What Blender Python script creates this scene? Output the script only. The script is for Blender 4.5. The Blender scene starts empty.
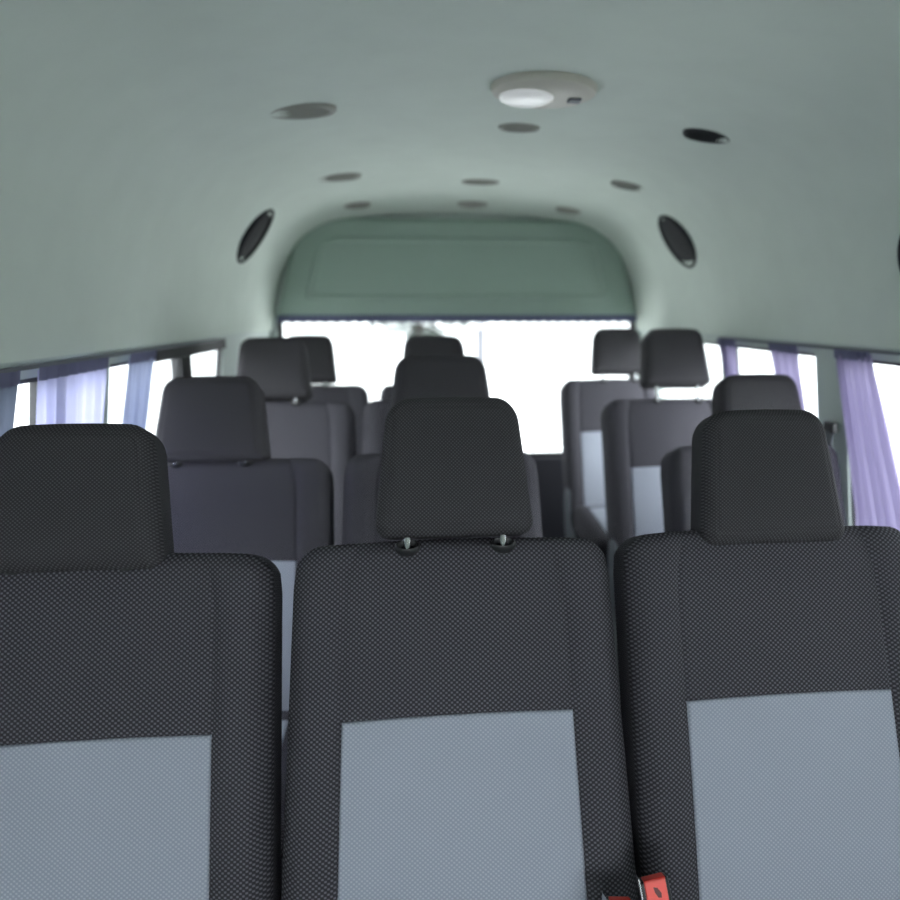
import bpy, math, random
from math import sin, cos, pi, hypot, exp, sqrt, radians, atan, tan
from mathutils import Vector, Matrix, Euler
random.seed(7)
S = bpy.context.scene
COL = S.collection
EYE = 1.35            # height of the lens above the van floor
CX = 0.22             # centre line of the van
REAR = 3.85           # inner face of the rear door

# ------------------------------------------------------------------ materials
def new_mat(name):
    m = bpy.data.materials.new(name); m.use_nodes = True
    nt = m.node_tree
    return m, nt, nt.nodes['Principled BSDF']

def plain(name, col, rough=.6, metal=0., spec=.5, noise=0., scale=30., bump=0.):
    m, nt, b = new_mat(name)
    b.inputs['Roughness'].default_value = rough
    b.inputs['Metallic'].default_value = metal
    b.inputs['Specular IOR Level'].default_value = spec
    b.inputs['Base Color'].default_value = (*col, 1)
    if noise or bump:
        tc = nt.nodes.new('ShaderNodeTexCoord')
        n = nt.nodes.new('ShaderNodeTexNoise'); n.inputs['Scale'].default_value = scale
        n.inputs['Detail'].default_value = 4
        nt.links.new(tc.outputs['Object'], n.inputs['Vector'])
        if noise:
            r = nt.nodes.new('ShaderNodeMapRange')
            r.inputs['To Min'].default_value = 1 - noise; r.inputs['To Max'].default_value = 1 + noise
            nt.links.new(n.outputs['Fac'], r.inputs['Value'])
            mx = nt.nodes.new('ShaderNodeVectorMath'); mx.operation = 'SCALE'
            mx.inputs[0].default_value = col
            nt.links.new(r.outputs['Result'], mx.inputs['Scale'])
            nt.links.new(mx.outputs['Vector'], b.inputs['Base Color'])
        if bump:
            bp = nt.nodes.new('ShaderNodeBump'); bp.inputs['Strength'].default_value = bump
            bp.inputs['Distance'].default_value = .002
            nt.links.new(n.outputs['Fac'], bp.inputs['Height'])
            nt.links.new(bp.outputs['Normal'], b.inputs['Normal'])
    return m

def weave(name, lo, hi, px=.0068, py=.0062, bump=.35, sheen=.0):
    """two-tone honeycomb seat cloth; the UV map is in metres"""
    m, nt, b = new_mat(name)
    b.inputs['Roughness'].default_value = .9
    b.inputs['Specular IOR Level'].default_value = .15
    b.inputs['Sheen Weight'].default_value = sheen
    uv = nt.nodes.new('ShaderNodeUVMap')
    sp = nt.nodes.new('ShaderNodeSeparateXYZ'); nt.links.new(uv.outputs['UV'], sp.inputs[0])
    def wave(sock, per):
        k = nt.nodes.new('ShaderNodeMath'); k.operation = 'MULTIPLY'
        k.inputs[1].default_value = 2 * pi / per; nt.links.new(sock, k.inputs[0])
        s = nt.nodes.new('ShaderNodeMath'); s.operation = 'SINE'; nt.links.new(k.outputs[0], s.inputs[0])
        return s.outputs[0]
    p = nt.nodes.new('ShaderNodeMath'); p.operation = 'MULTIPLY'
    nt.links.new(wave(sp.outputs['X'], px), p.inputs[0]); nt.links.new(wave(sp.outputs['Y'], py), p.inputs[1])
    r = nt.nodes.new('ShaderNodeMapRange'); r.interpolation_type = 'SMOOTHSTEP'
    r.inputs['From Min'].default_value = -.25; r.inputs['From Max'].default_value = .8
    nt.links.new(p.outputs[0], r.inputs['Value'])
    mx = nt.nodes.new('ShaderNodeMix'); mx.data_type = 'RGBA'
    mx.inputs['A'].default_value = (*lo, 1); mx.inputs['B'].default_value = (*hi, 1)
    nt.links.new(r.outputs['Result'], mx.inputs['Factor'])
    nt.links.new(mx.outputs['Result'], b.inputs['Base Color'])
    bp = nt.nodes.new('ShaderNodeBump'); bp.inputs['Strength'].default_value = bump
    bp.inputs['Distance'].default_value = .0012
    nt.links.new(r.outputs['Result'], bp.inputs['Height'])
    nt.links.new(bp.outputs['Normal'], b.inputs['Normal'])
    return m

def cloth(name, col, trans):
    m, nt, b = new_mat(name)
    out = nt.nodes['Material Output']
    nt.nodes.remove(b)
    d = nt.nodes.new('ShaderNodeBsdfDiffuse'); d.inputs['Color'].default_value = (*col, 1)
    t = nt.nodes.new('ShaderNodeBsdfTranslucent'); t.inputs['Color'].default_value = (*col, 1)
    mx = nt.nodes.new('ShaderNodeMixShader'); mx.inputs[0].default_value = trans
    nt.links.new(d.outputs[0], mx.inputs[1]); nt.links.new(t.outputs[0], mx.inputs[2])
    nt.links.new(mx.outputs[0], out.inputs['Surface'])
    return m

def glass(name, tint=(.93, .96, .96)):
    m, nt, b = new_mat(name)
    out = nt.nodes['Material Output']; nt.nodes.remove(b)
    t = nt.nodes.new('ShaderNodeBsdfTransparent'); t.inputs['Color'].default_value = (*tint, 1)
    g = nt.nodes.new('ShaderNodeBsdfGlossy'); g.inputs['Roughness'].default_value = .02
    lw = nt.nodes.new('ShaderNodeLayerWeight'); lw.inputs['Blend'].default_value = .5
    pw = nt.nodes.new('ShaderNodeMath'); pw.operation = 'POWER'; pw.inputs[1].default_value = 5
    nt.links.new(lw.outputs['Facing'], pw.inputs[0])
    f = nt.nodes.new('ShaderNodeMath'); f.operation = 'MULTIPLY_ADD'; f.inputs[1].default_value = .95; f.inputs[2].default_value = .03
    nt.links.new(pw.outputs[0], f.inputs[0])
    mx = nt.nodes.new('ShaderNodeMixShader')
    nt.links.new(f.outputs[0], mx.inputs[0])
    nt.links.new(t.outputs[0], mx.inputs[1]); nt.links.new(g.outputs[0], mx.inputs[2])
    nt.links.new(mx.outputs[0], out.inputs['Surface'])
    return m

M = {
 'dark': weave('seat_cloth_charcoal', (.034, .032, .038), (.140, .134, .156), .0076, .0068),
 'hrest': weave('headrest_cloth_charcoal', (.038, .036, .040), (.094, .090, .098), .0060, .0054, .3),
 'light': weave('seat_cloth_light_grey', (.30, .318, .378), (.42, .442, .512), bump=.25),
 'plastic': plain('black_plastic', (.020, .020, .022), .3),
 'greyplastic': plain('grey_plastic', (.10, .11, .13), .5),
 'chrome': plain('chrome', (.55, .55, .56), .22, 1.),
 'steel': plain('dark_steel', (.12, .12, .13), .45, .7),
 'headliner': plain('headliner_cloth', (.62, .675, .62), .95, 0, .1, .06, 9., .25),
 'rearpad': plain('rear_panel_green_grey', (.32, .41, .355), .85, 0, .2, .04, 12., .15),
 'pillar': plain('pillar_trim_pale_grey', (.50, .56, .53), .6, 0, .3),
 'lower': plain('side_trim_grey', (.30, .33, .35), .6, 0, .3),
 'doordark': plain('rear_door_trim', (.035, .034, .045), .7),
 'gasket': plain('window_rubber', (.015, .015, .017), .6),
 'floor': plain('floor_vinyl', (.13, .145, .16), .6, 0, .4, .12, 60.),
 'glass': glass('window_glass'),
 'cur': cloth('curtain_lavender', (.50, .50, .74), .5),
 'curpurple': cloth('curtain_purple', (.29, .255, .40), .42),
 'curheadshade': cloth('curtain_heading_shade', (.18, .18, .27), .25),  # dark tone imitates the curtain top without backlight
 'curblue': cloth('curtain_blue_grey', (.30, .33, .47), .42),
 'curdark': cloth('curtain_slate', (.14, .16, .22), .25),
 'fringe': cloth('fringe_slate', (.10, .11, .17), .2),
 'vent': plain('vent_plastic_grey_brown', (.30, .30, .27), .55),
 'spkdark_ventshade': plain('speaker_dark_vent_shade', (.025, .025, .028), .8, 0, .2),  # dark speaker plastic; on the right vent it stands for shade
 'lamp': plain('lamp_housing_beige', (.50, .48, .42), .5),
 'red': plain('buckle_red', (.88, .085, .065), .35),
 'redmark': plain('buckle_mark', (.10, .01, .01), .5),
 'concrete': plain('concrete', (.6, .6, .59), .9, 0, .2, .1, 2.),
 'bark': plain('bark', (.03, .026, .024), .9),
 'leaf': plain('leaf_green', (.022, .030, .024), .6),
 'pole': plain('galvanised_pole', (.07, .07, .08), .6, .0),
}
lens, nt, b = new_mat('lamp_lens_white')
b.inputs['Base Color'].default_value = (.85, .85, .85, 1); b.inputs['Roughness'].default_value = .3
b.inputs['Emission Color'].default_value = (1, .98, .95, 1); b.inputs['Emission Strength'].default_value = .12  # faint glow added for the window glare on the lens
M['lens'] = lens

# ------------------------------------------------------------------ helpers
class MB:
    def __init__(s): s.v = []; s.f = []; s.uv = []
    def add(s, verts, faces, uv=None):
        b0 = len(s.v); s.v += [tuple(p) for p in verts]
        s.f += [tuple(i + b0 for i in f) for f in faces]
        s.uv += list(uv) if uv else [(p[0], p[2]) for p in verts]
    def box(s, a, b, mat=None):
        x0, y0, z0 = a; x1, y1, z1 = b
        vs = [(x0,y0,z0),(x1,y0,z0),(x1,y1,z0),(x0,y1,z0),(x0,y0,z1),(x1,y0,z1),(x1,y1,z1),(x0,y1,z1)]
        if mat is not None: vs = [tuple(mat @ Vector(p)) for p in vs]
        s.add(vs, [(3,2,1,0),(4,5,6,7),(0,1,5,4),(1,2,6,5),(2,3,7,6),(3,0,4,7)])
    def hexa(s, p8):
        s.add(p8, [(3,2,1,0),(4,5,6,7),(0,1,5,4),(1,2,6,5),(2,3,7,6),(3,0,4,7)])
    def tube(s, pts, r, n=12):
        pts = [Vector(p) for p in pts]; rings = []
        for i, p in enumerate(pts):
            d = (pts[min(i+1, len(pts)-1)] - pts[max(i-1, 0)]).normalized()
            a = d.cross(Vector((0,1,0)) if abs(d.y) < .9 else Vector((1,0,0))).normalized(); c = d.cross(a)
            rr = r[i] if isinstance(r, (list, tuple)) else r
            rings.append([p + a*cos(2*pi*k/n)*rr + c*sin(2*pi*k/n)*rr for k in range(n)])
        vs = [q for g in rings for q in g]; fs = []
        for i in range(len(rings)-1):
            for k in range(n):
                fs.append((i*n+k, (i+1)*n+k, (i+1)*n+(k+1)%n, i*n+(k+1)%n))
        fs.append(tuple(range(n))); fs.append(tuple(reversed(range((len(rings)-1)*n, len(rings)*n))))
        s.add(vs, fs)
    def lathe(s, prof, n=40, sx=1., sy=1., mat=None, close=False):
        """prof: (r, z) list revolved about z"""
        vs = []; fs = []
        for r, z in prof:
            for k in range(n):
                p = Vector((r*cos(2*pi*k/n)*sx, r*sin(2*pi*k/n)*sy, z))
                vs.append(tuple(mat @ p) if mat is not None else tuple(p))
        m = len(prof)
        for i in range(m-1 if not close else m):
            j = (i+1) % m
            for k in range(n):
                fs.append((i*n+k, i*n+(k+1)%n, j*n+(k+1)%n, j*n+k))
        s.add(vs, fs)
    def build(s, name, mat, parent=None, smooth=True, bevel=0., loc=None, rot=None, angle=40):
        me = bpy.data.meshes.new(name); me.from_pydata(s.v, [], s.f)
        ul = me.uv_layers.new(name='UVMap')
        for l in me.loops: ul.data[l.index].uv = s.uv[l.vertex_index]
        me.materials.append(mat)
        import bmesh
        bm = bmesh.new(); bm.from_mesh(me); bmesh.ops.recalc_face_normals(bm, faces=bm.faces[:]); bm.to_mesh(me); bm.free()
        o = bpy.data.objects.new(name, me); COL.objects.link(o)
        if parent: o.parent = parent
        if loc: o.location = loc
        if rot: o.rotation_euler = rot
        if bevel:
            md = o.modifiers.new('bevel', 'BEVEL'); md.width = bevel; md.segments = 3; md.limit_method = 'ANGLE'
        if smooth:
            for p in me.polygons: p.use_smooth = True
            if angle < 180: me.set_sharp_from_angle(angle=radians(angle))
        return o

def tag(o, label=None, cat=None, group=None, kind=None):
    if label: o['label'] = label
    if cat: o['category'] = cat
    if group: o['group'] = group
    if kind: o['kind'] = kind
    return o
def empty(name, loc, rot=(0,0,0)):
    o = bpy.data.objects.new(name, None); COL.objects.link(o); o.location = loc; o.rotation_euler = rot
    o.empty_display_size = .1
    return o
def copy_tree(o, parent=None):
    c = o.copy(); COL.objects.link(c)
    if parent: c.parent = parent
    for ch in [q for q in list(bpy.data.objects) if q.parent is o]: copy_tree(ch, c)
    return c
def kids(o, name): return [q for q in bpy.data.objects if q.parent is o and q.name.split('.')[0] == name]

# ------------------------------------------------------------------ padded shapes
def lin(a, b, n): return [a + (b-a)*i/n for i in range(n+1)]
def edge_steps(e, n=6): return [e*(1-cos(pi/2*i/n)) for i in range(n+1)]

class Pad:
    """upholstered slab: rounded outline in (u,v), soft edges, seams on its front"""
    def __init__(s, W, H, T, Rt, Rb, e, wb=1., wt=1., us=None, usb=None, vi=None, bulge=.0, bol=.0, crown=.0,
                 groove=.0028, ring=None, lean=0.):
        s.__dict__.update(locals())
        if us and not usb: s.usb = us
    def sdf(s, u, v):
        W, H = s.W, s.H
        R = s.Rt if v > H/2 else s.Rb
        du = abs(u) - (W-R); dv = (v-(H-R)) if v > H/2 else (R-v)
        if du > 0 and dv > 0:
            m = max(du, dv); L = hypot(du, dv); k = m/L
            uu = (W-R + du*k) * (1 if u > 0 else -1)
            vv = (H-R + dv*k) if v > H/2 else (R - dv*k)
            return uu, vv, R-m
        return u, v, min(W-abs(u), v, H-v)
    def seam(s, v):
        t = v/s.H
        k = s.usb + (s.us-s.usb)*t
        if t > .86: k -= .02*((t-.86)/.14)**2
        return k
    def n_front(s, u, v, d):
        e = s.e; dd = min(max(d, 0), e)
        n = s.T/2 - e + sqrt(max(0, e*e-(e-dd)**2))
        x = u/s.W; t = v/s.H
        n += s.bulge*(1-x*x)*sin(pi*min(1, max(0, t)))
        if s.us:
            k = s.seam(v); a = abs(u)
            if s.bol and a > k: n += s.bol*sin(pi/2*min(1, (a-k)/.035))*min(1, max(0, s.W-a)/.03)
            n -= s.groove*exp(-((a-k)/.0028)**2)*min(1, d/.02)
            if s.vi and a < k+.004:
                vl = s.vline(u); n -= s.groove*exp(-((v-vl)/.003)**2)
        if s.ring: n -= .0016*exp(-((d-s.ring)/.002)**2)
        return n
    def vline(s, u): return s.vi - .003*(u/.17)**2
    def place(s, u, v, n):
        t = v/s.H
        k = s.wb + (s.wt-s.wb)*t
        return (u*k, -(n + s.lean*t), v + s.crown*(1-(u/s.W)**2)*t**3)
    def grid(s):
        W, H = s.W, s.H; st = edge_steps(s.e)
        if s.ring: st = sorted(set(st + [s.ring-.003, s.ring, s.ring+.003, s.ring+.006]))
        us = set()
        lim = st[-1]
        if s.us:
            k = s.us; base = [0, .03, .06, .09, .12, .145, k-.006, k-.003, k, k+.003, k+.006, k+.014, k+.022]
            base = [b for b in base if b < W-lim-.004]
        else: base = lin(0, W-lim-.006, 8)
        for b in base: us |= {b, -b}
        for d in st: us |= {W-d, -(W-d)}
        U = sorted(us)
        vs = set(st) | {H-d for d in st}
        inner = lin(lim, H-lim, 18)[1:-1]
        if s.vi: inner = [q for q in inner if abs(q-s.vi) > .012] + [s.vi+q for q in (-.008, -.003, 0, .003, .008)]
        vs |= set(inner)
        return U, sorted(vs)
    def mesh(s):
        U, V = s.grid(); m = MB(); nu, nv = len(U), len(V)
        def warp(u, v):          # columns follow the slanting seam
            if not s.us: return u
            a = abs(u); k = s.seam(v); k0 = s.us
            a2 = a*k/k0 if a <= k0 else k + (a-k0)*(s.W-k)/(s.W-k0)
            return a2 if u >= 0 else -a2
        fr, bk, uvf, uvb = [], [], [], []
        for v in V:
            for u in U:
                uw = warp(u, v) + (0 if not s.vi else 0)
                vw = v
                if s.vi: vw = v + (s.vline(min(abs(uw), .17))-s.vi)*max(0, 1-abs(v-s.vi)/.06)
                uu, vv, d = s.sdf(uw, vw)
                n = s.n_front(uu, vv, d)
                fr.append(s.place(uu, vv, n)); uvf.append((uu, vv))
                dd = min(max(d, 0), s.e); nb = -(s.T/2 - s.e + sqrt(max(0, s.e**2-(s.e-dd)**2)))
                bk.append(s.place(uu, vv, nb)); uvb.append((uu+.5, vv))
        fs = []
        for j in range(nv-1):
            for i in range(nu-1):
                a = j*nu+i; fs.append((a, a+1, a+nu+1, a+nu))
        o = len(fr)
        fs += [(a+o, d+o, c+o, b+o) for a, b, c, d in fs]
        loop = [i for i in range(nu)] + [j*nu+nu-1 for j in range(1, nv)] + [(nv-1)*nu+i for i in range(nu-2, -1, -1)] + [j*nu for j in range(nv-2, 0, -1)]
        for i in range(len(loop)):
            a, b = loop[i], loop[(i+1) % len(loop)]
            fs.append((a, a+o, b+o, b))
        m.add(fr+bk, fs, uvf+uvb)
        return m
    def panel(s, v0, off=.0016, back=.005):
        """thin sewn-in cloth panel lying on the front, between the seams, from v0 up to the cross seam"""
        m = MB(); fr, bk, uv = [], [], []
        k0 = s.us; cols = sorted({q*w for w in (0, .03, .06, .09, .12, k0-.024, k0-.012, k0-.006, k0-.0028, k0-.0004) for q in (1, -1)})
        H1 = s.vi - .0004
        rws = lin(v0, H1-.02, 26) + [H1-.012, H1-.006, H1-.0024, H1]
        for v in rws:
            for c in cols:
                u = c*s.seam(v)/k0
                vw = v + (s.vline(u)-s.vi)*max(0, 1-abs(v-s.vi)/.06)
                ed = min(k0-abs(c), s.vi-v)
                t = min(1, ed/.0026)
                n = s.T/2 + s.bulge*(1-(u/s.W)**2)*sin(pi*vw/s.H) + off*t - s.groove*.8*(1-t)
                fr.append(s.place(u, vw, n)); bk.append(s.place(u, vw, n-back)); uv.append((u, vw))
        w = len(cols); nu, nv = w-1, len(rws)-1; fs = []
        for j in range(nv):
            for i in range(nu):
                a = j*w+i; fs.append((a, a+1, a+w+1, a+w))
        o = len(fr); fs += [(a+o, d+o, c+o, b+o) for a, b, c, d in fs]
        loop = list(range(w)) + [j*w+nu for j in range(1, nv+1)] + [nv*w+i for i in range(nu-1, -1, -1)] + [j*w for j in range(nv-1, 0, -1)]
        for i in range(len(loop)):
            a, b = loop[i], loop[(i+1) % len(loop)]; fs.append((a, a+o, b+o, b))
        m.add(fr+bk, fs, uv+uv)
        return m

# ------------------------------------------------------------------ passenger seat
RECL = radians(20)
BL = .645                 # backrest length
ZB = .40                  # bottom of backrest
TB = .115
def rot_back(): return Euler((-RECL, 0, 0))
def bk_pt(u, v, n):       # point on the reclined back, seat coordinates (n measured to the front)
    p = Matrix.Rotation(-RECL, 4, 'X') @ Vector((u, -n, v))
    return p + Vector((0, TB/2, ZB))
def make_seat(wb=1., wt=.99):
    root = empty('passenger_seat', (0, 0, 0))
    org = bk_pt(0, 0, 0)
    pad = Pad(.237, BL, TB, .044, .03, .028, wb=wb, wt=wt, us=.160, usb=.163, vi=BL-.248, bulge=.010, bol=.012, crown=.008)
    o = pad.mesh().build('backrest', M['dark'], root, loc=org, rot=rot_back(), angle=180)
    p = pad.panel(.05).build('backrest_insert', M['light'], root, loc=org, rot=rot_back(), angle=60)
    p['label'] = 'light grey cloth insert'
    # headrest
    hp = Pad(.119, .212, .098, .038, .022, .028, wb=1.0, wt=.825, bulge=.006, ring=.019, crown=.004)
    hv = BL + .006
    h = hp.mesh().build('headrest', M['hrest'], root, loc=bk_pt(0, hv, .034), rot=rot_back(), angle=180)
    for s_ in (-1, 1):
        m = MB(); m.tube([(s_*.071, -.017, -.16), (s_*.071, -.017, .03)], .0056, 14)
        m.build('headrest_post', M['chrome'], h)['label'] = 'chrome post'
        g = MB(); mt = Matrix.Translation((0, 0, 0))
        g.lathe([(.0068, -.008), (.0068, -.002), (.0105, .001), (.0128, .0062), (.0150, .0068), (.0170, .004), (.0172, -.002), (.015, -.008)], 28, 1.12, .80, close=True)
        g.build('post_guide', M['plastic'], root, loc=bk_pt(s_*.071, BL-.0050, .0535), rot=Euler((-RECL+radians(42), 0, 0)))['label'] = 'black plastic guide'
    # cushion
    cp = Pad(.222, .455, .125, .03, .05, .036, us=.158, usb=.158, vi=.40, bulge=.010, bol=.008)
    rc = Euler((-pi/2+radians(4), 0, 0))
    co = Vector((0, -.452, .395))
    c = cp.mesh().build('seat_cushion', M['dark'], root, loc=co, rot=rc, angle=180)
    p = cp.panel(.04).build('cushion_insert', M['light'], root, loc=co, rot=rc, angle=60)
    p['label'] = 'light grey cloth insert'
    # base frame and legs
    f = MB()
    for s_ in (-1, 1): f.tube([(s_*.17, -.40, .305), (s_*.17, .10, .275)], .014, 10)
    for yy, zz in ((-.40, .305), (.10, .275)): f.tube([(-.17, yy, zz), (.17, yy, zz)], .014, 10)
    f.build('seat_frame', M['steel'], root)
    for s_ in (-1, 1):
        for y0, y1, z1 in ((-.37, -.34, .305), (.06, .02, .280)):
            l = MB(); l.tube([(s_*.17, y0, z1), (s_*.17, y1, .02)], .013, 10)
            l.lathe([(.0, 0.), (.03, .0), (.03, .012), (.013, .022), (0, .022)], 16, mat=Matrix.Translation((s_*.17, y1, 0)))
            l.build('leg', M['steel'], root)
    # recliner cover with lever on the left-hand side as seen from the front
    r = MB(); prof = [(-.14, .28), (.06, .27), (.10, .36), (.13, .47), (.115, .53), (.075, .555), (.035, .535), (.015, .47), (-.03, .40), (-.12, .365)]
    n = len(prof)
    vs = [(-.238, y, z) for y, z in prof] + [(-.226, y, z) for y, z in prof]
    r.add(vs, [tuple(range(n)), tuple(reversed(range(n, 2*n)))] + [(i, i+n, (i+1) % n+n, (i+1) % n) for i in range(n)])
    rc_ = r.build('recliner_cover', M['greyplastic'], root, bevel=.004)
    rc_['label'] = 'grey plastic side cover'
    l = MB(); l.tube([(-.240, -.02, .33), (-.243, -.10, .335), (-.243, -.16, .35)], [.009, .009, .011], 10)
    l.build('recline_lever', M['plastic'], rc_)
    return root

Y0, PITCH = .880, .78
side_seat = make_seat()
mid_seat = make_seat(1.055, .968)
# row, x, dy, dz of the upholstery, x-scale, headrest lift, headrest shift sideways, headrest width, label
rows = [
 (0, -.465, 0, -.027, 1.06, -.022, -.033, 1.10, 'charcoal front-row seat at the left, nearest the lavender side curtains'),
 (0, .052, 0, -.020, 1.04, .004, .002, 1.02, 'charcoal front-row seat in the middle, chrome headrest posts showing'),
 (0, .556, 0, -.017, 1.02, -.026, -.001, 1.00, 'charcoal front-row seat at the right beside the red buckle'),
 (1, -.465, 0, -.034, 1.06, -.010, -.038, 1.16, 'dark second-row seat directly behind the left front-row seat'),
 (1, .060, 0, -.026, 1.06, .032, .002, 1.15, 'dark second-row seat behind the middle front-row seat, headrest poking above it'),
 (1, .885, 0, -.022, 1.00, -.030, .020, 1.06, 'dark second-row seat behind the right front-row seat, beside the wide purple curtain'),
 (2, -.465, 0, .018, 1.06, .008, -.028, 1.10, 'third-row seat on the left, two behind the left front-row seat'),
 (2, .056, 0, .020, 1.06, .010, .008, 1.04, 'third-row seat in the middle, two behind the middle front-row seat'),
 (2, .910, 0, .010, 1.00, .044, .036, 1.08, 'blue grey third-row seat right of the aisle, chrome posts under raised headrest'),
 (3, -.465, 0, .000, 1.06, .010, -.012, 1.05, 'back-row seat at far left below the rear window'),
 (3, .082, 0, .000, 1.07, .002, .0, 1.0, 'back-row seat in the middle below the rear window, mostly hidden by seats ahead'),
 (3, .893, 0, .014, .965, .024, .045, 1.08, 'back-row seat right of the aisle against the rear window, headrest raised high'),
]
rowname = ['front', 'second', 'third', 'back']
for i, (r, x, dy, dz, sx, hl, hs, hwid, lab) in enumerate(rows):
    o = side_seat if i == 0 else mid_seat if i == 1 else None
    if o is None: o = copy_tree(base_mid if i % 3 == 1 else base_side)
    elif i == 0: base_side = o
    else: base_mid = o
    o['row'] = i
for o in [q for q in bpy.data.objects if 'row' in q]:
    r, x, dy, dz, sx, hl, hs, hwid, lab = rows[o['row']]; del o['row']
    o.location = (x, Y0+PITCH*r+dy, 0)
    o.scale = (sx, 1, 1)
    tag(o, lab, 'seat', 'passenger seats in the %s row' % rowname[r])
    for ch in [q for q in bpy.data.objects if q.parent is o]:      # backs stand a touch higher or lower on their hinges
        nm = ch.name.split('.')[0]
        if nm in ('leg', 'seat_frame'): continue
        if nm == 'recliner_cover' and r == 0:                       # none on the front bench
            for q in [c for c in bpy.data.objects if c.parent is ch]: bpy.data.objects.remove(q)
            bpy.data.objects.remove(ch); continue
        ch.location.z += dz
        if nm == 'headrest':
            ch.location += Matrix.Rotation(-RECL, 4, 'X') @ Vector((0, 0, hl))
            ch.location.x += hs/sx; ch.scale = (hwid/sx, 1, 1)
        if nm == 'post_guide': ch.location.x = ch.location.x*hwid/sx + hs/sx; ch.scale = (1/sx, 1, 1)

# ------------------------------------------------------------------ belt buckles
def buckle(loc, rot, zdown, label):
    r = empty('seat_belt_buckle', loc); r.scale = (.88, .9, 1); tag(r, label, 'seat belt buckle', 'red-button belt buckles between the front seats')
    e = Euler(rot)
    b_ = MB(); b_.box((-.022, -.013, -.075), (.022, .013, .0)); b_.build('buckle_body', M['plastic'], r, bevel=.004, rot=e)
    # red press button filling the upper front face, wrapped over the top
    t = MB(); t.box((-.0165, -.0165, -.042), (.0165, -.010, .0022)); t.box((-.0165, -.0165, -.003), (.0165, .004, .0022))
    rb = t.build('release_button', M['red'], r, bevel=.0016, rot=e); rb['label'] = 'red press button'
    k = MB(); vs = [(-.004, -.0172, -.008), (.002, -.0172, -.010), (.0065, -.0172, -.017), (.006, -.0172, -.023), (.001, -.0172, -.022), (-.003, -.0172, -.015)]
    k.add(vs + [(x, y+.002, z) for x, y, z in vs], [tuple(range(6)), tuple(range(11, 5, -1))] + [(i, i+6, (i+1) % 6+6, (i+1) % 6) for i in range(6)])
    k.build('press_mark', M['redmark'], rb)
    c = MB(); c.box((-.0235, -.012, -.060), (-.0215, .012, .004)); c.build('side_clip', M['chrome'], r, rot=e)['label'] = 'bright metal edge'
    s = MB(); top = Vector((0, 0, -.07)); top.rotate(e)
    s.tube([top, (zdown[0]*.8, top.y+.01, -.105), (zdown[0], zdown[1], -.16), (zdown[0], zdown[1], -loc[2]+.01)], [.009, .008, .006, .006], 10)
    s.lathe([(0, 0), (.008, 0), (.008, .01), (0, .01)], 16, mat=Matrix.Translation((zdown[0], zdown[1], -loc[2])))
    s.build('stalk', M['plastic'], r)
    return r
buckle((.302, .875, .601), (radians(-22), radians(-9), 0), (.014, -.02), 'seat belt buckle with whole red button showing beside the right front seat')
buckle((.255, .865, .5800), (radians(-18), radians(6), 0), (.039, .0), 'seat belt buckle cut off by the photo bottom, only red top showing')

# ------------------------------------------------------------------ van shell
prof_half = [(.925, 1.254), (.921, 1.31), (.911, 1.38), (.889, 1.49), (.862, 1.565), (.822, 1.635), (.758, 1.712), (.67, 1.772), (.56, 1.808), (.40, 1.834), (.20, 1.846), (0, 1.85)]
def hw(z):      # inner half width of the side wall below the headliner
    if z > .8: return 0.99 + (.925-0.99)*(z-.8)/(1.254-.8)
    return 0.99
def ceil_scale(y):
    t = max(0, (y-3.45)/.42); return 1 - .05*t*t
def ceil_pt(h, z, y):
    s = ceil_scale(y); return (CX + h*(1-(1-s)*.35), y, 1.254 + (z-1.254)*s)
def smooth_profile():
    pts = []
    P_ = prof_half
    for i in range(len(P_)-1):
        p0 = P_[max(i-1, 0)]; p1 = P_[i]; p2 = P_[i+1]; p3 = P_[min(i+2, len(P_)-1)]
        if i+2 > len(P_)-1: p3 = (-P_[-2][0], P_[-2][1])
        for k in range(4):
            t = k/4
            pts.append(tuple(.5*((2*p1[j]) + (-p0[j]+p2[j])*t + (2*p0[j]-5*p1[j]+4*p2[j]-p3[j])*t*t + (-p0[j]+3*p1[j]-3*p2[j]+p3[j])*t**3) for j in (0, 1)))
    pts.append(P_[-1])
    return pts
SP = smooth_profile()
full = SP + [(-h, z) for h, z in reversed(SP[:-1])]
ys = [-1.4, -.7, 0, .6, 1.2, 1.8, 2.4, 3.0, 3.3, 3.45, 3.55, 3.65, 3.75, 3.82, 3.87]
m = MB(); n = len(full)
inn = [ceil_pt(h, z, y) for y in ys for h, z in full]
outp = [ceil_pt(h*1.045, z + (.04 if z > 1.3 else 0) * min(1, (z-1.254)/.3), y) for y in ys for h, z in full]
fs = []
for j in range(len(ys)-1):
    for i in range(n-1):
        a = j*n+i; fs.append((a, a+1, a+n+1, a+n))
o_ = len(inn); fs += [(a+o_, d+o_, c+o_, b+o_) for a, b, c, d in fs]
lp = list(range(n)) + [j*n+n-1 for j in range(1, len(ys))] + [(len(ys)-1)*n+i for i in range(n-2, -1, -1)] + [j*n for j in range(len(ys)-2, 0, -1)]
for i in range(len(lp)): fs.append((lp[i], lp[i]+o_, lp[(i+1) % len(lp)]+o_, lp[(i+1) % len(lp)]))
m.add(inn+outp, fs)
tag(m.build('ceiling', M['headliner'], angle=50), 'arched green grey headliner over the whole cabin', None, None, 'structure')

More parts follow.
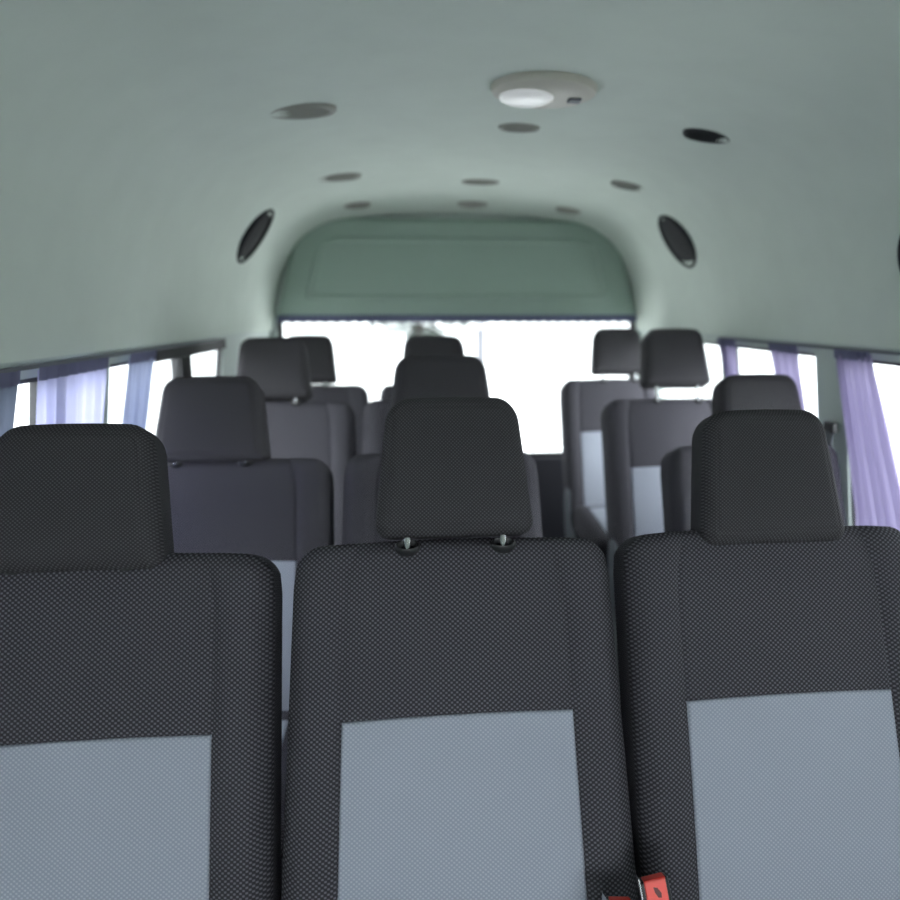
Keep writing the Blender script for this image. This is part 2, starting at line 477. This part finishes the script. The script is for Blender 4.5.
def surf(h):     # point and inward normal of the headliner at lateral offset h (signed)
    a = abs(h)
    for i in range(len(SP)-1):
        if SP[i][0] >= a >= SP[i+1][0]:
            t = (SP[i][0]-a)/max(1e-9, SP[i][0]-SP[i+1][0])
            z = SP[i][1] + (SP[i+1][1]-SP[i][1])*t
            d = Vector((SP[i+1][0]-SP[i][0], 0, SP[i+1][1]-SP[i][1])).normalized()
            nn = Vector((-d.z, 0, d.x))     # points inwards/down for the positive side
            if nn.z > 0: nn = -nn
            if h < 0: nn.x = -nn.x
            return z, nn
    return SP[0][1], Vector((-1 if h > 0 else 1, 0, 0))

def wall(name, side, wins, z0w, z1w, label):
    m = MB(); yb = sorted({-1.4, REAR+.05} | {q for w in wins for q in w})
    zb = [0., .3, .55, z0w, z1w, 1.262]
    X = lambda z, o: CX + side*(hw(z)+o)
    for i in range(len(yb)-1):
        for k in range(len(zb)-1):
            ya, yc, za, zc = yb[i], yb[i+1], zb[k], zb[k+1]
            if k == 3 and any(w[0] <= ya and yc <= w[1] for w in wins): continue
            m.hexa([(X(za, 0), ya, za), (X(za, .022), ya, za), (X(za, .022), yc, za), (X(za, 0), yc, za),
                    (X(zc, 0), ya, zc), (X(zc, .022), ya, zc), (X(zc, .022), yc, zc), (X(zc, 0), yc, zc)])
    tag(m.build(name, M['pillar'], smooth=False), label, None, None, 'structure')
WZ0, WZ1 = .70, 1.228
winL = [(1.00, 1.550), (1.580, 1.825), (1.865, 2.43), (2.52, 2.95), (3.30, 3.78)]  # slim posts behind the lavender curtain added to darken its edges
winR = [(.90, 1.945), (2.10, 2.70), (2.80, 3.68)]
wall('wall_left', -1, winL, WZ0, WZ1, 'left side wall of the van with pale pillars')
wall('wall_right', 1, winR, WZ0, WZ1, 'right side wall of the van with pale pillars')
wn = 1
for side, wins in ((-1, winL), (1, winR)):
    for ya, yc in wins:
        X = lambda z, o: CX + side*(hw(z)+o)
        g = MB(); g.hexa([(X(WZ0, .017), ya, WZ0), (X(WZ0, .020), ya, WZ0), (X(WZ0, .020), yc, WZ0), (X(WZ0, .017), yc, WZ0),
                          (X(WZ1, .017), ya, WZ1), (X(WZ1, .020), ya, WZ1), (X(WZ1, .020), yc, WZ1), (X(WZ1, .017), yc, WZ1)])
        w = g.build('window_%d' % wn, M['glass'], smooth=False)
        tag(w, 'side window pane of the van', None, None, 'structure'); wn += 1
        fr = MB(); t = .010
        def bar(y0, y1, za, zc):
            fr.hexa([(X(za, .008), y0, za), (X(za, .024), y0, za), (X(za, .024), y1, za), (X(za, .008), y1, za),
                     (X(zc, .008), y0, zc), (X(zc, .024), y0, zc), (X(zc, .024), y1, zc), (X(zc, .008), y1, zc)])
        bar(ya, yc, WZ0, WZ0+t); bar(ya, yc, WZ1-t, WZ1); bar(ya, ya+t, WZ0+t, WZ1-t); bar(yc-t, yc, WZ0+t, WZ1-t)
        fr.build('window_frame', M['gasket'], w, smooth=False)
# black sliding-window head rail and divider on the left between the curtain and the pale pillar
m = MB()
m.box((CX-.935, 2.18, 1.212), (CX-.922, 2.955, 1.250)); m.box((CX-.965, 2.425, .70), (CX-.930, 2.525, 1.212))
tag(m.build('trim_1', M['gasket'], bevel=.004), 'black window head rail and divider post on the left wall', None, None, 'structure')

m = MB(); m.box((-.85, -1.45, -.05), (1.30, REAR+.08, 0.))
tag(m.build('floor', M['floor'], smooth=False), 'dark grey vinyl van floor', None, None, 'structure')

# unseen front bulkhead (behind the camera), windscreen opening kept small to limit front light
m = MB()
m.box((-.85, -1.45, 0), (1.30, -1.40, .85)); m.box((-.85, -1.45, 1.30), (1.30, -1.40, 1.92))
m.box((-.85, -1.45, .85), (-.72, -1.40, 1.30)); m.box((1.16, -1.45, .85), (1.30, -1.40, 1.30))
tag(m.build('wall_front', M['lower'], smooth=False), 'unseen front of the cab, windscreen narrowed to limit light', None, None, 'structure')
m = MB(); m.box((-.72, -1.43, .85), (1.16, -1.425, 1.30))
tag(m.build('window_%d' % wn, M['glass'], smooth=False), 'windscreen', None, None, 'structure'); wn += 1

# rear wall: pillars and head above the rear window
RWX0, RWX1, RWZ0, RWZ1 = -.672, 1.128, .595, 1.318
m = MB()
m.box((-.86, REAR+.02, RWZ1), (1.30, REAR+.07, 1.90))
m.box((-.86, REAR-.01, 0), (RWX0, REAR+.07, RWZ1)); m.box((RWX1, REAR-.01, 0), (1.30, REAR+.07, RWZ1))
tag(m.build('wall_rear', M['pillar'], bevel=.006), 'pale rear end of the cabin round the rear window', None, None, 'structure')
m = MB(); m.box((RWX0, REAR+.035, RWZ0), (RWX1, REAR+.039, RWZ1))
w = m.build('window_%d' % wn, M['glass'], smooth=False); wn += 1
tag(w, 'wide rear window', None, None, 'structure')
fr = MB(); t = .02
fr.box((RWX0, REAR+.02, RWZ0), (RWX0+t, REAR+.06, RWZ1)); fr.box((RWX1-t, REAR+.02, RWZ0), (RWX1, REAR+.06, RWZ1))
fr.box((RWX0+t, REAR+.02, RWZ0), (RWX1-t, REAR+.06, RWZ0+t)); fr.box((RWX0+t, REAR+.02, RWZ1-.012), (RWX1-t, REAR+.06, RWZ1))
fr.build('window_frame', M['gasket'], w, smooth=False)
# rear door lower trim
d = MB(); d.box((RWX0, REAR-.005, .02), (RWX1, REAR+.07, RWZ0))
dd = tag(d.build('door_1', M['doordark'], bevel=.008), 'dark inner trim of the rear door under the rear window', None, None, 'structure')
d = MB(); d.box((.12, REAR-.04, .42), (.34, REAR-.004, .46)); d.build('door_handle', M['plastic'], dd, bevel=.008)

# padded panel over the rear window
pp = Pad(.892, .468, .055, .15, .02, .022, wb=1.0, wt=.865, bulge=.004)
o = pp.mesh().build('headliner_panel', M['rearpad'], loc=(CX+.006, REAR-.002, RWZ1+.004), angle=180)
tag(o, 'green grey padded panel with rounded corners above the rear window', 'panel')
# raised rounded ridge on it
m = MB(); ring = []
rp = Pad(.755, .305, .01, .11, .03, .004)
steps = []
def outline(P_, k):
    W, H = P_.W-k, P_.H-k; pts = []
    for u in lin(-W, W, 30): pts.append((u, k))
    for v in lin(k, H, 14)[1:]: pts.append((W, v))
    for u in lin(W, -W, 30)[1:]: pts.append((u, H))
    for v in lin(H, k, 14)[1:-1]: pts.append((-W, v))
    q = []
    for u, v in pts:
        uu, vv, _ = Pad(P_.W-k, P_.H, .01, max(.02, P_.Rt-k), .03, .004).sdf(max(-P_.W+k, min(P_.W-k, u)), v)
        q.append((uu*(1-.10*vv/P_.H), vv))
    return q
rings = [(outline(rp, 0), .0285), (outline(rp, .008), .037), (outline(rp, .020), .037), (outline(rp, .032), .0285)]
vs = []; fs = []; nn = len(rings[0][0])
for q, dep in rings:
    vs += [(u, -dep - .004, v+.075) for u, v in q]
for j in range(4):
    for i in range(nn):
        a, b2 = j*nn+i, j*nn+(i+1) % nn; c = ((j+1) % 4)*nn
        fs.append((a, b2, c+(i+1) % nn, c+i))
m.add(vs, fs); m.build('raised_rib', M['rearpad'], o, angle=60)

# gathered fringe along the top of the rear window
m = MB(); N = 520; vs = []; fs = []
for i in range(N+1):
    x = RWX0+.01 + (RWX1-RWX0-.02)*i/N
    ph = x/.026*2*pi
    for k, z in enumerate((1.330, 1.318, 1.306, 1.295 + .003*sin(ph*.5+.9*sin(x*9)))):
        vs.append((x, REAR-.036 + .006*sin(ph)*(k/3), z))
for i in range(N):
    for k in range(3):
        a = i*4+k; fs.append((a, a+4, a+5, a+1))
m.add(vs, fs)
tag(m.build('window_fringe', M['fringe'], angle=180), 'thin dark gathered fringe along the top edge of the rear window', 'curtain')

# ------------------------------------------------------------------ curtains and rails
def curtain(side, y_top, y_bot, z_bot, folds, mat, label, group, amp=.011, tie=None, off=.022):
    """folded cloth hanging from the rail; y_top, y_bot = (near, far) edges along the wall"""
    N, K = folds*12, 26; z_t = 1.244; vs = []; fs = []; uv = []
    for k in range(K+1):
        t = k/K; z = z_t + (z_bot-z_t)*t
        y0 = y_top[0] + (y_bot[0]-y_top[0])*t; y1 = y_top[1] + (y_bot[1]-y_top[1])*t
        for i in range(N+1):
            s = i/N; ph = 2*pi*folds*s + .6*sin(5*s+1.3*side) + .25*sin(3*t+9*s)
            a = amp*(.45+.55*min(1, t*4))*(.8+.2*sin(17*s))
            x = CX + side*(hw(z) - off - a*sin(ph))
            yy = y0 + (y1-y0)*s + .006*cos(ph)*t
            vs.append((x, yy, z)); uv.append((s, t))
    for k in range(K):
        for i in range(N):
            a = k*(N+1)+i; fs.append((a, a+1, a+N+2, a+N+1))
    m = MB(); m.add(vs, fs, uv)
    o = m.build('curtain', mat, angle=180)
    tag(o, label, 'curtain', group)
    # header tape with the shade of the unlit curtain top painted in
    h = MB(); v2 = []; f2 = []
    for k, z in enumerate((1.249, 1.224)):
        for i in range(N+1):
            s = i/N; ph = 2*pi*folds*s + .6*sin(5*s+1.3*side)
            v2.append((CX + side*(hw(z) - off - .003 - amp*.45*sin(ph)), y_top[0] + (y_top[1]-y_top[0])*s, z))
    for i in range(N): f2.append((i, i+1, N+1+i+1, N+1+i))
    h.add(v2, f2); h.build('header_tape', M['curheadshade'], o, angle=180)['label'] = 'gathered heading coloured dark for lack of backlight'
    return o
GL, GR = 'curtains on the left side windows', 'curtains on the right side windows'
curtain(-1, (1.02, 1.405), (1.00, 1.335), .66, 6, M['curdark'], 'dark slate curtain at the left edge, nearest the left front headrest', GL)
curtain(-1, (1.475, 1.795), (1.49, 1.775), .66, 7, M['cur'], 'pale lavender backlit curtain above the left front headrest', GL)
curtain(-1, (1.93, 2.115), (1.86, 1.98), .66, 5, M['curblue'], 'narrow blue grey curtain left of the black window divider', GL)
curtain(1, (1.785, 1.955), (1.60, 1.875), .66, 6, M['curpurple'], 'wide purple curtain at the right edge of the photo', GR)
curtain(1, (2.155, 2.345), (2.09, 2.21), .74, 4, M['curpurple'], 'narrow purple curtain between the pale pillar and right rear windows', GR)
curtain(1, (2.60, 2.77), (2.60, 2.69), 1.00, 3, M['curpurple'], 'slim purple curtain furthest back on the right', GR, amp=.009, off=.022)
for side, nm in ((-1, 'left'), (1, 'right')):
    m = MB(); x = CX + side*(hw(1.24)-.018)
    m.box((x-.005, .30, 1.247), (x+.005, 2.76, 1.255))
    tag(m.build('curtain_rail', M['greyplastic'], bevel=.002), 'thin grey curtain rail under the headliner on the %s wall' % nm, 'curtain rail', 'curtain rails')

# seat belt hanging on the right pillar
r = empty('seat_belt', (CX+hw(1.1)-.004, 1.995, 0)); tag(r, 'grey belt webbing hanging down the right pillar behind the wide purple curtain', 'seat belt')
m = MB(); xs = [(-.010, 1.03), (-.016, .98), (-.012, .85), (-.006, .55), (-.004, .2)]
for (xa, za), (xb, zb_) in zip(xs[:-1], xs[1:]):
    m.hexa([(xb-.002, -.024, zb_), (xb, -.024, zb_), (xb, .024, zb_), (xb-.002, .024, zb_), (xa-.002, -.024, za), (xa, -.024, za), (xa, .024, za), (xa-.002, .024, za)])
m.build('webbing', M['greyplastic'], r, smooth=False)
m = MB(); m.box((-.020, -.026, 1.015), (-.001, .026, 1.045)); m.build('belt_guide', M['plastic'], r, bevel=.006)

# ------------------------------------------------------------------ things on the headliner
def on_ceiling(name, h, y, sink=0.):
    z, nn = surf(h)
    if name == 'air_vent': nn = (nn + Vector((0, 0, -.8))).normalized(); z += .004
    o = empty(name, (CX+h, y, z))
    zax = nn; o.scale = (1, 1 if name == 'ceiling_lamp' or name == 'speaker' else .68, 1); xax = Vector((0, 1, 0)).cross(zax).normalized()
    if xax.x < 0: xax = -xax
    yax = zax.cross(xax).normalized()
    o.rotation_euler = Matrix((xax, yax, zax)).transposed().to_euler()
    o.location += nn*sink
    return o
# dome lamp
lp = on_ceiling('ceiling_lamp', .08, 1.815); tag(lp, 'round beige ceiling lamp with a white lens', 'ceiling lamp')
m = MB(); m.lathe([(0, -.004), (.118, -.004), (.121, .006), (.117, .016), (.100, .024), (.055, .026), (0, .026)], 48, 1., .95); m.build('lamp_housing', M['lamp'], lp)
m = MB(); m.lathe([(.062, .022), (.061, .029), (.050, .034), (.025, .037), (0, .037), (0, .022)], 40, 1.0, 1.1, mat=Matrix.Translation((-.040, 0, 0))); m.build('lamp_lens', M['lens'], lp)['label'] = 'white lens'
m = MB(); m.box((.055, -.015, .024), (.085, .015, .031)); m.build('lamp_switch', M['greyplastic'], lp, bevel=.003)

def vent(h, y, rad, mb, mc, label, group):
    v = on_ceiling('air_vent', h, y); tag(v, label, 'air vent', group)
    m = MB(); m.lathe([(rad, -.004), (rad, .007), (rad*.93, .012), (rad*.80, .009), (rad*.78, -.004)], 36, close=True); m.build('bezel', mb, v)
    m = MB(); m.lathe([(0, -.004), (rad*.79, -.004), (rad*.79, .001), (0, .001)], 36); m.build('vent_back', mc, v)
    m = MB()
    for k in range(-2, 3):
        w = sqrt(max(0, (rad*.77)**2-(k*rad*.27)**2))
        m.box((-w, -.0015, -.006), (w, .0015, .006), Matrix.Translation((0, k*rad*.27, .004)) @ Matrix.Rotation(.6, 4, 'X'))
    m.build('louvre', mb, v, smooth=False)
    return v
G = 'round air vents in the headliner'
vent(-.480, 1.98, .082, M['vent'], M['vent'], 'grey brown round air vent at the left of the nearest vent row', G)
vent(.075, 2.20, .058, M['vent'], M['vent'], 'small round air vent just behind the ceiling lamp', G)
vent(.560, 2.06, .066, M['spkdark_ventshade'], M['spkdark_ventshade'], 'round air vent, its shade painted dark, at the right of the nearest vent row', G)  # shading of this vent painted in as dark colour
vent(-.482, 2.90, .080, M['vent'], M['vent'], 'faint round air vent at the left of the second vent row', G)
vent(.045, 3.11, .075, M['vent'], M['vent'], 'faint round air vent in the middle of the second vent row', G)
vent(.575, 2.86, .070, M['vent'], M['vent'], 'round air vent at the right of the second vent row', G)
def late_vent(h, y, rad, label):
    v = vent(h, y, rad, M['vent'], M['vent'], label, G)
    v.location.z = ceil_pt(0, v.location.z, y)[2] - .002
    v.rotation_euler.x -= .18
    return v
late_vent(.055, 3.66, .072, 'round air vent in the middle, just above the green rear panel')
late_vent(.50, 3.62, .062, 'round air vent at the right, just above the green rear panel')
late_vent(-.47, 3.60, .062, 'barely visible round air vent at the left, just above the green rear panel')

def speaker(h, y, rad, label):
    v = on_ceiling('speaker', h, y); tag(v, label, 'speaker', 'round dark speakers on the sides of the headliner')
    m = MB(); m.lathe([(rad, -.006), (rad, .010), (rad*.94, .018), (rad*.86, .016), (rad*.84, -.006)], 40, close=True); m.build('speaker_rim', M['spkdark_ventshade'], v)
    m = MB(); m.lathe([(0, -.004), (rad*.85, -.004), (rad*.85, .008), (rad*.5, .013), (0, .015)], 40); m.build('speaker_grille', M['spkdark_ventshade'], v)
speaker(-.822, 3.05, .125, 'dark round speaker on the left curve of the headliner by the rear')
speaker(.828, 3.02, .125, 'dark round speaker on the right curve of the headliner by the rear')
speaker(.895, 1.58, .10, 'dark round speaker cut off by the right edge of the photo')

# ------------------------------------------------------------------ outside
m = MB(); m.box((-40, -40, -.55), (40, 60, -.5))
tag(m.build('ground', M['concrete'], smooth=False), 'pale concrete yard outside', None, None, 'structure')
m = MB(); m.tube([(.66, 8.0, -.5), (.70, 8.0, 3.5)], .045, 10)
tag(m.build('pole', M['pole']), 'thin grey pole outside behind the rear window', 'pole')

rt = empty('tree', (.06, 13., -.5)); tag(rt, 'leafy tree outside, its lowest leaves showing at the top of the rear window', 'tree')
m = MB(); m.tube([(0, 0, 0), (.02, 0, 1.2), (-.02, .05, 2.4), (0, 0, 3.6)], [.10, .085, .07, .04], 10); m.build('trunk', M['bark'], rt)
m = MB()
for i in range(3200):
    d = Vector((random.gauss(0, 1), random.gauss(0, 1), random.gauss(0, 1))).normalized()*1.55*random.random()**.2
    c = Vector((0, 0, 2.95)) + Vector((d.x*1.1, d.y, d.z)); q = Euler((random.random()*6, random.random()*6, random.random()*6)).to_matrix()
    m.add([tuple(c + q @ Vector(p)) for p in ((-.05, 0, 0), (0, -.11, .01), (.05, 0, 0), (0, .11, .012))], [(0, 1, 2, 3)])
m.build('leaves', M['leaf'], rt, smooth=False)

# ------------------------------------------------------------------ light
w = bpy.data.worlds.new('overcast'); S.world = w; w.use_nodes = True
nt = w.node_tree; bg = nt.nodes['Background']
bg.inputs['Color'].default_value = (.95, .97, 1.0, 1)
# overcast sky, brighter on the side the van faces (-y)
tc = nt.nodes.new('ShaderNodeTexCoord'); sp = nt.nodes.new('ShaderNodeSeparateXYZ'); nt.links.new(tc.outputs['Generated'], sp.inputs[0])
mr = nt.nodes.new('ShaderNodeMapRange'); mr.interpolation_type = 'SMOOTHSTEP'
mr.inputs['From Min'].default_value = .25; mr.inputs['From Max'].default_value = -.6
mr.inputs['To Min'].default_value = 2.2; mr.inputs['To Max'].default_value = 12.0
nt.links.new(sp.outputs['Y'], mr.inputs['Value']); nt.links.new(mr.outputs['Result'], bg.inputs['Strength'])

# ------------------------------------------------------------------ camera
F_PX, PX, PY = 760., 500., 450.
cam = bpy.data.cameras.new('camera'); co = bpy.data.objects.new('camera', cam); COL.objects.link(co)
cam.sensor_width = 36.; cam.lens = F_PX*36/900; cam.shift_x = (450-PX)/900
psi, al = atan(.11), atan(139/760.)
co.location = (0, 0, EYE); co.rotation_euler = (pi/2-al, 0, -psi)
cam.clip_start = .02
cam.dof.use_dof = True; cam.dof.focus_distance = 1.08; cam.dof.aperture_fstop = 2.6
S.camera = co
S.view_settings.view_transform = 'Standard'; S.view_settings.look = 'None'
S.view_settings.gamma = 1; S.view_settings.use_curve_mapping = False
S.view_settings.exposure = 0.42
S.cycles.max_bounces = 12; S.cycles.diffuse_bounces = 8; S.cycles.transparent_max_bounces = 16
S.cycles.sample_clamp_indirect = 8
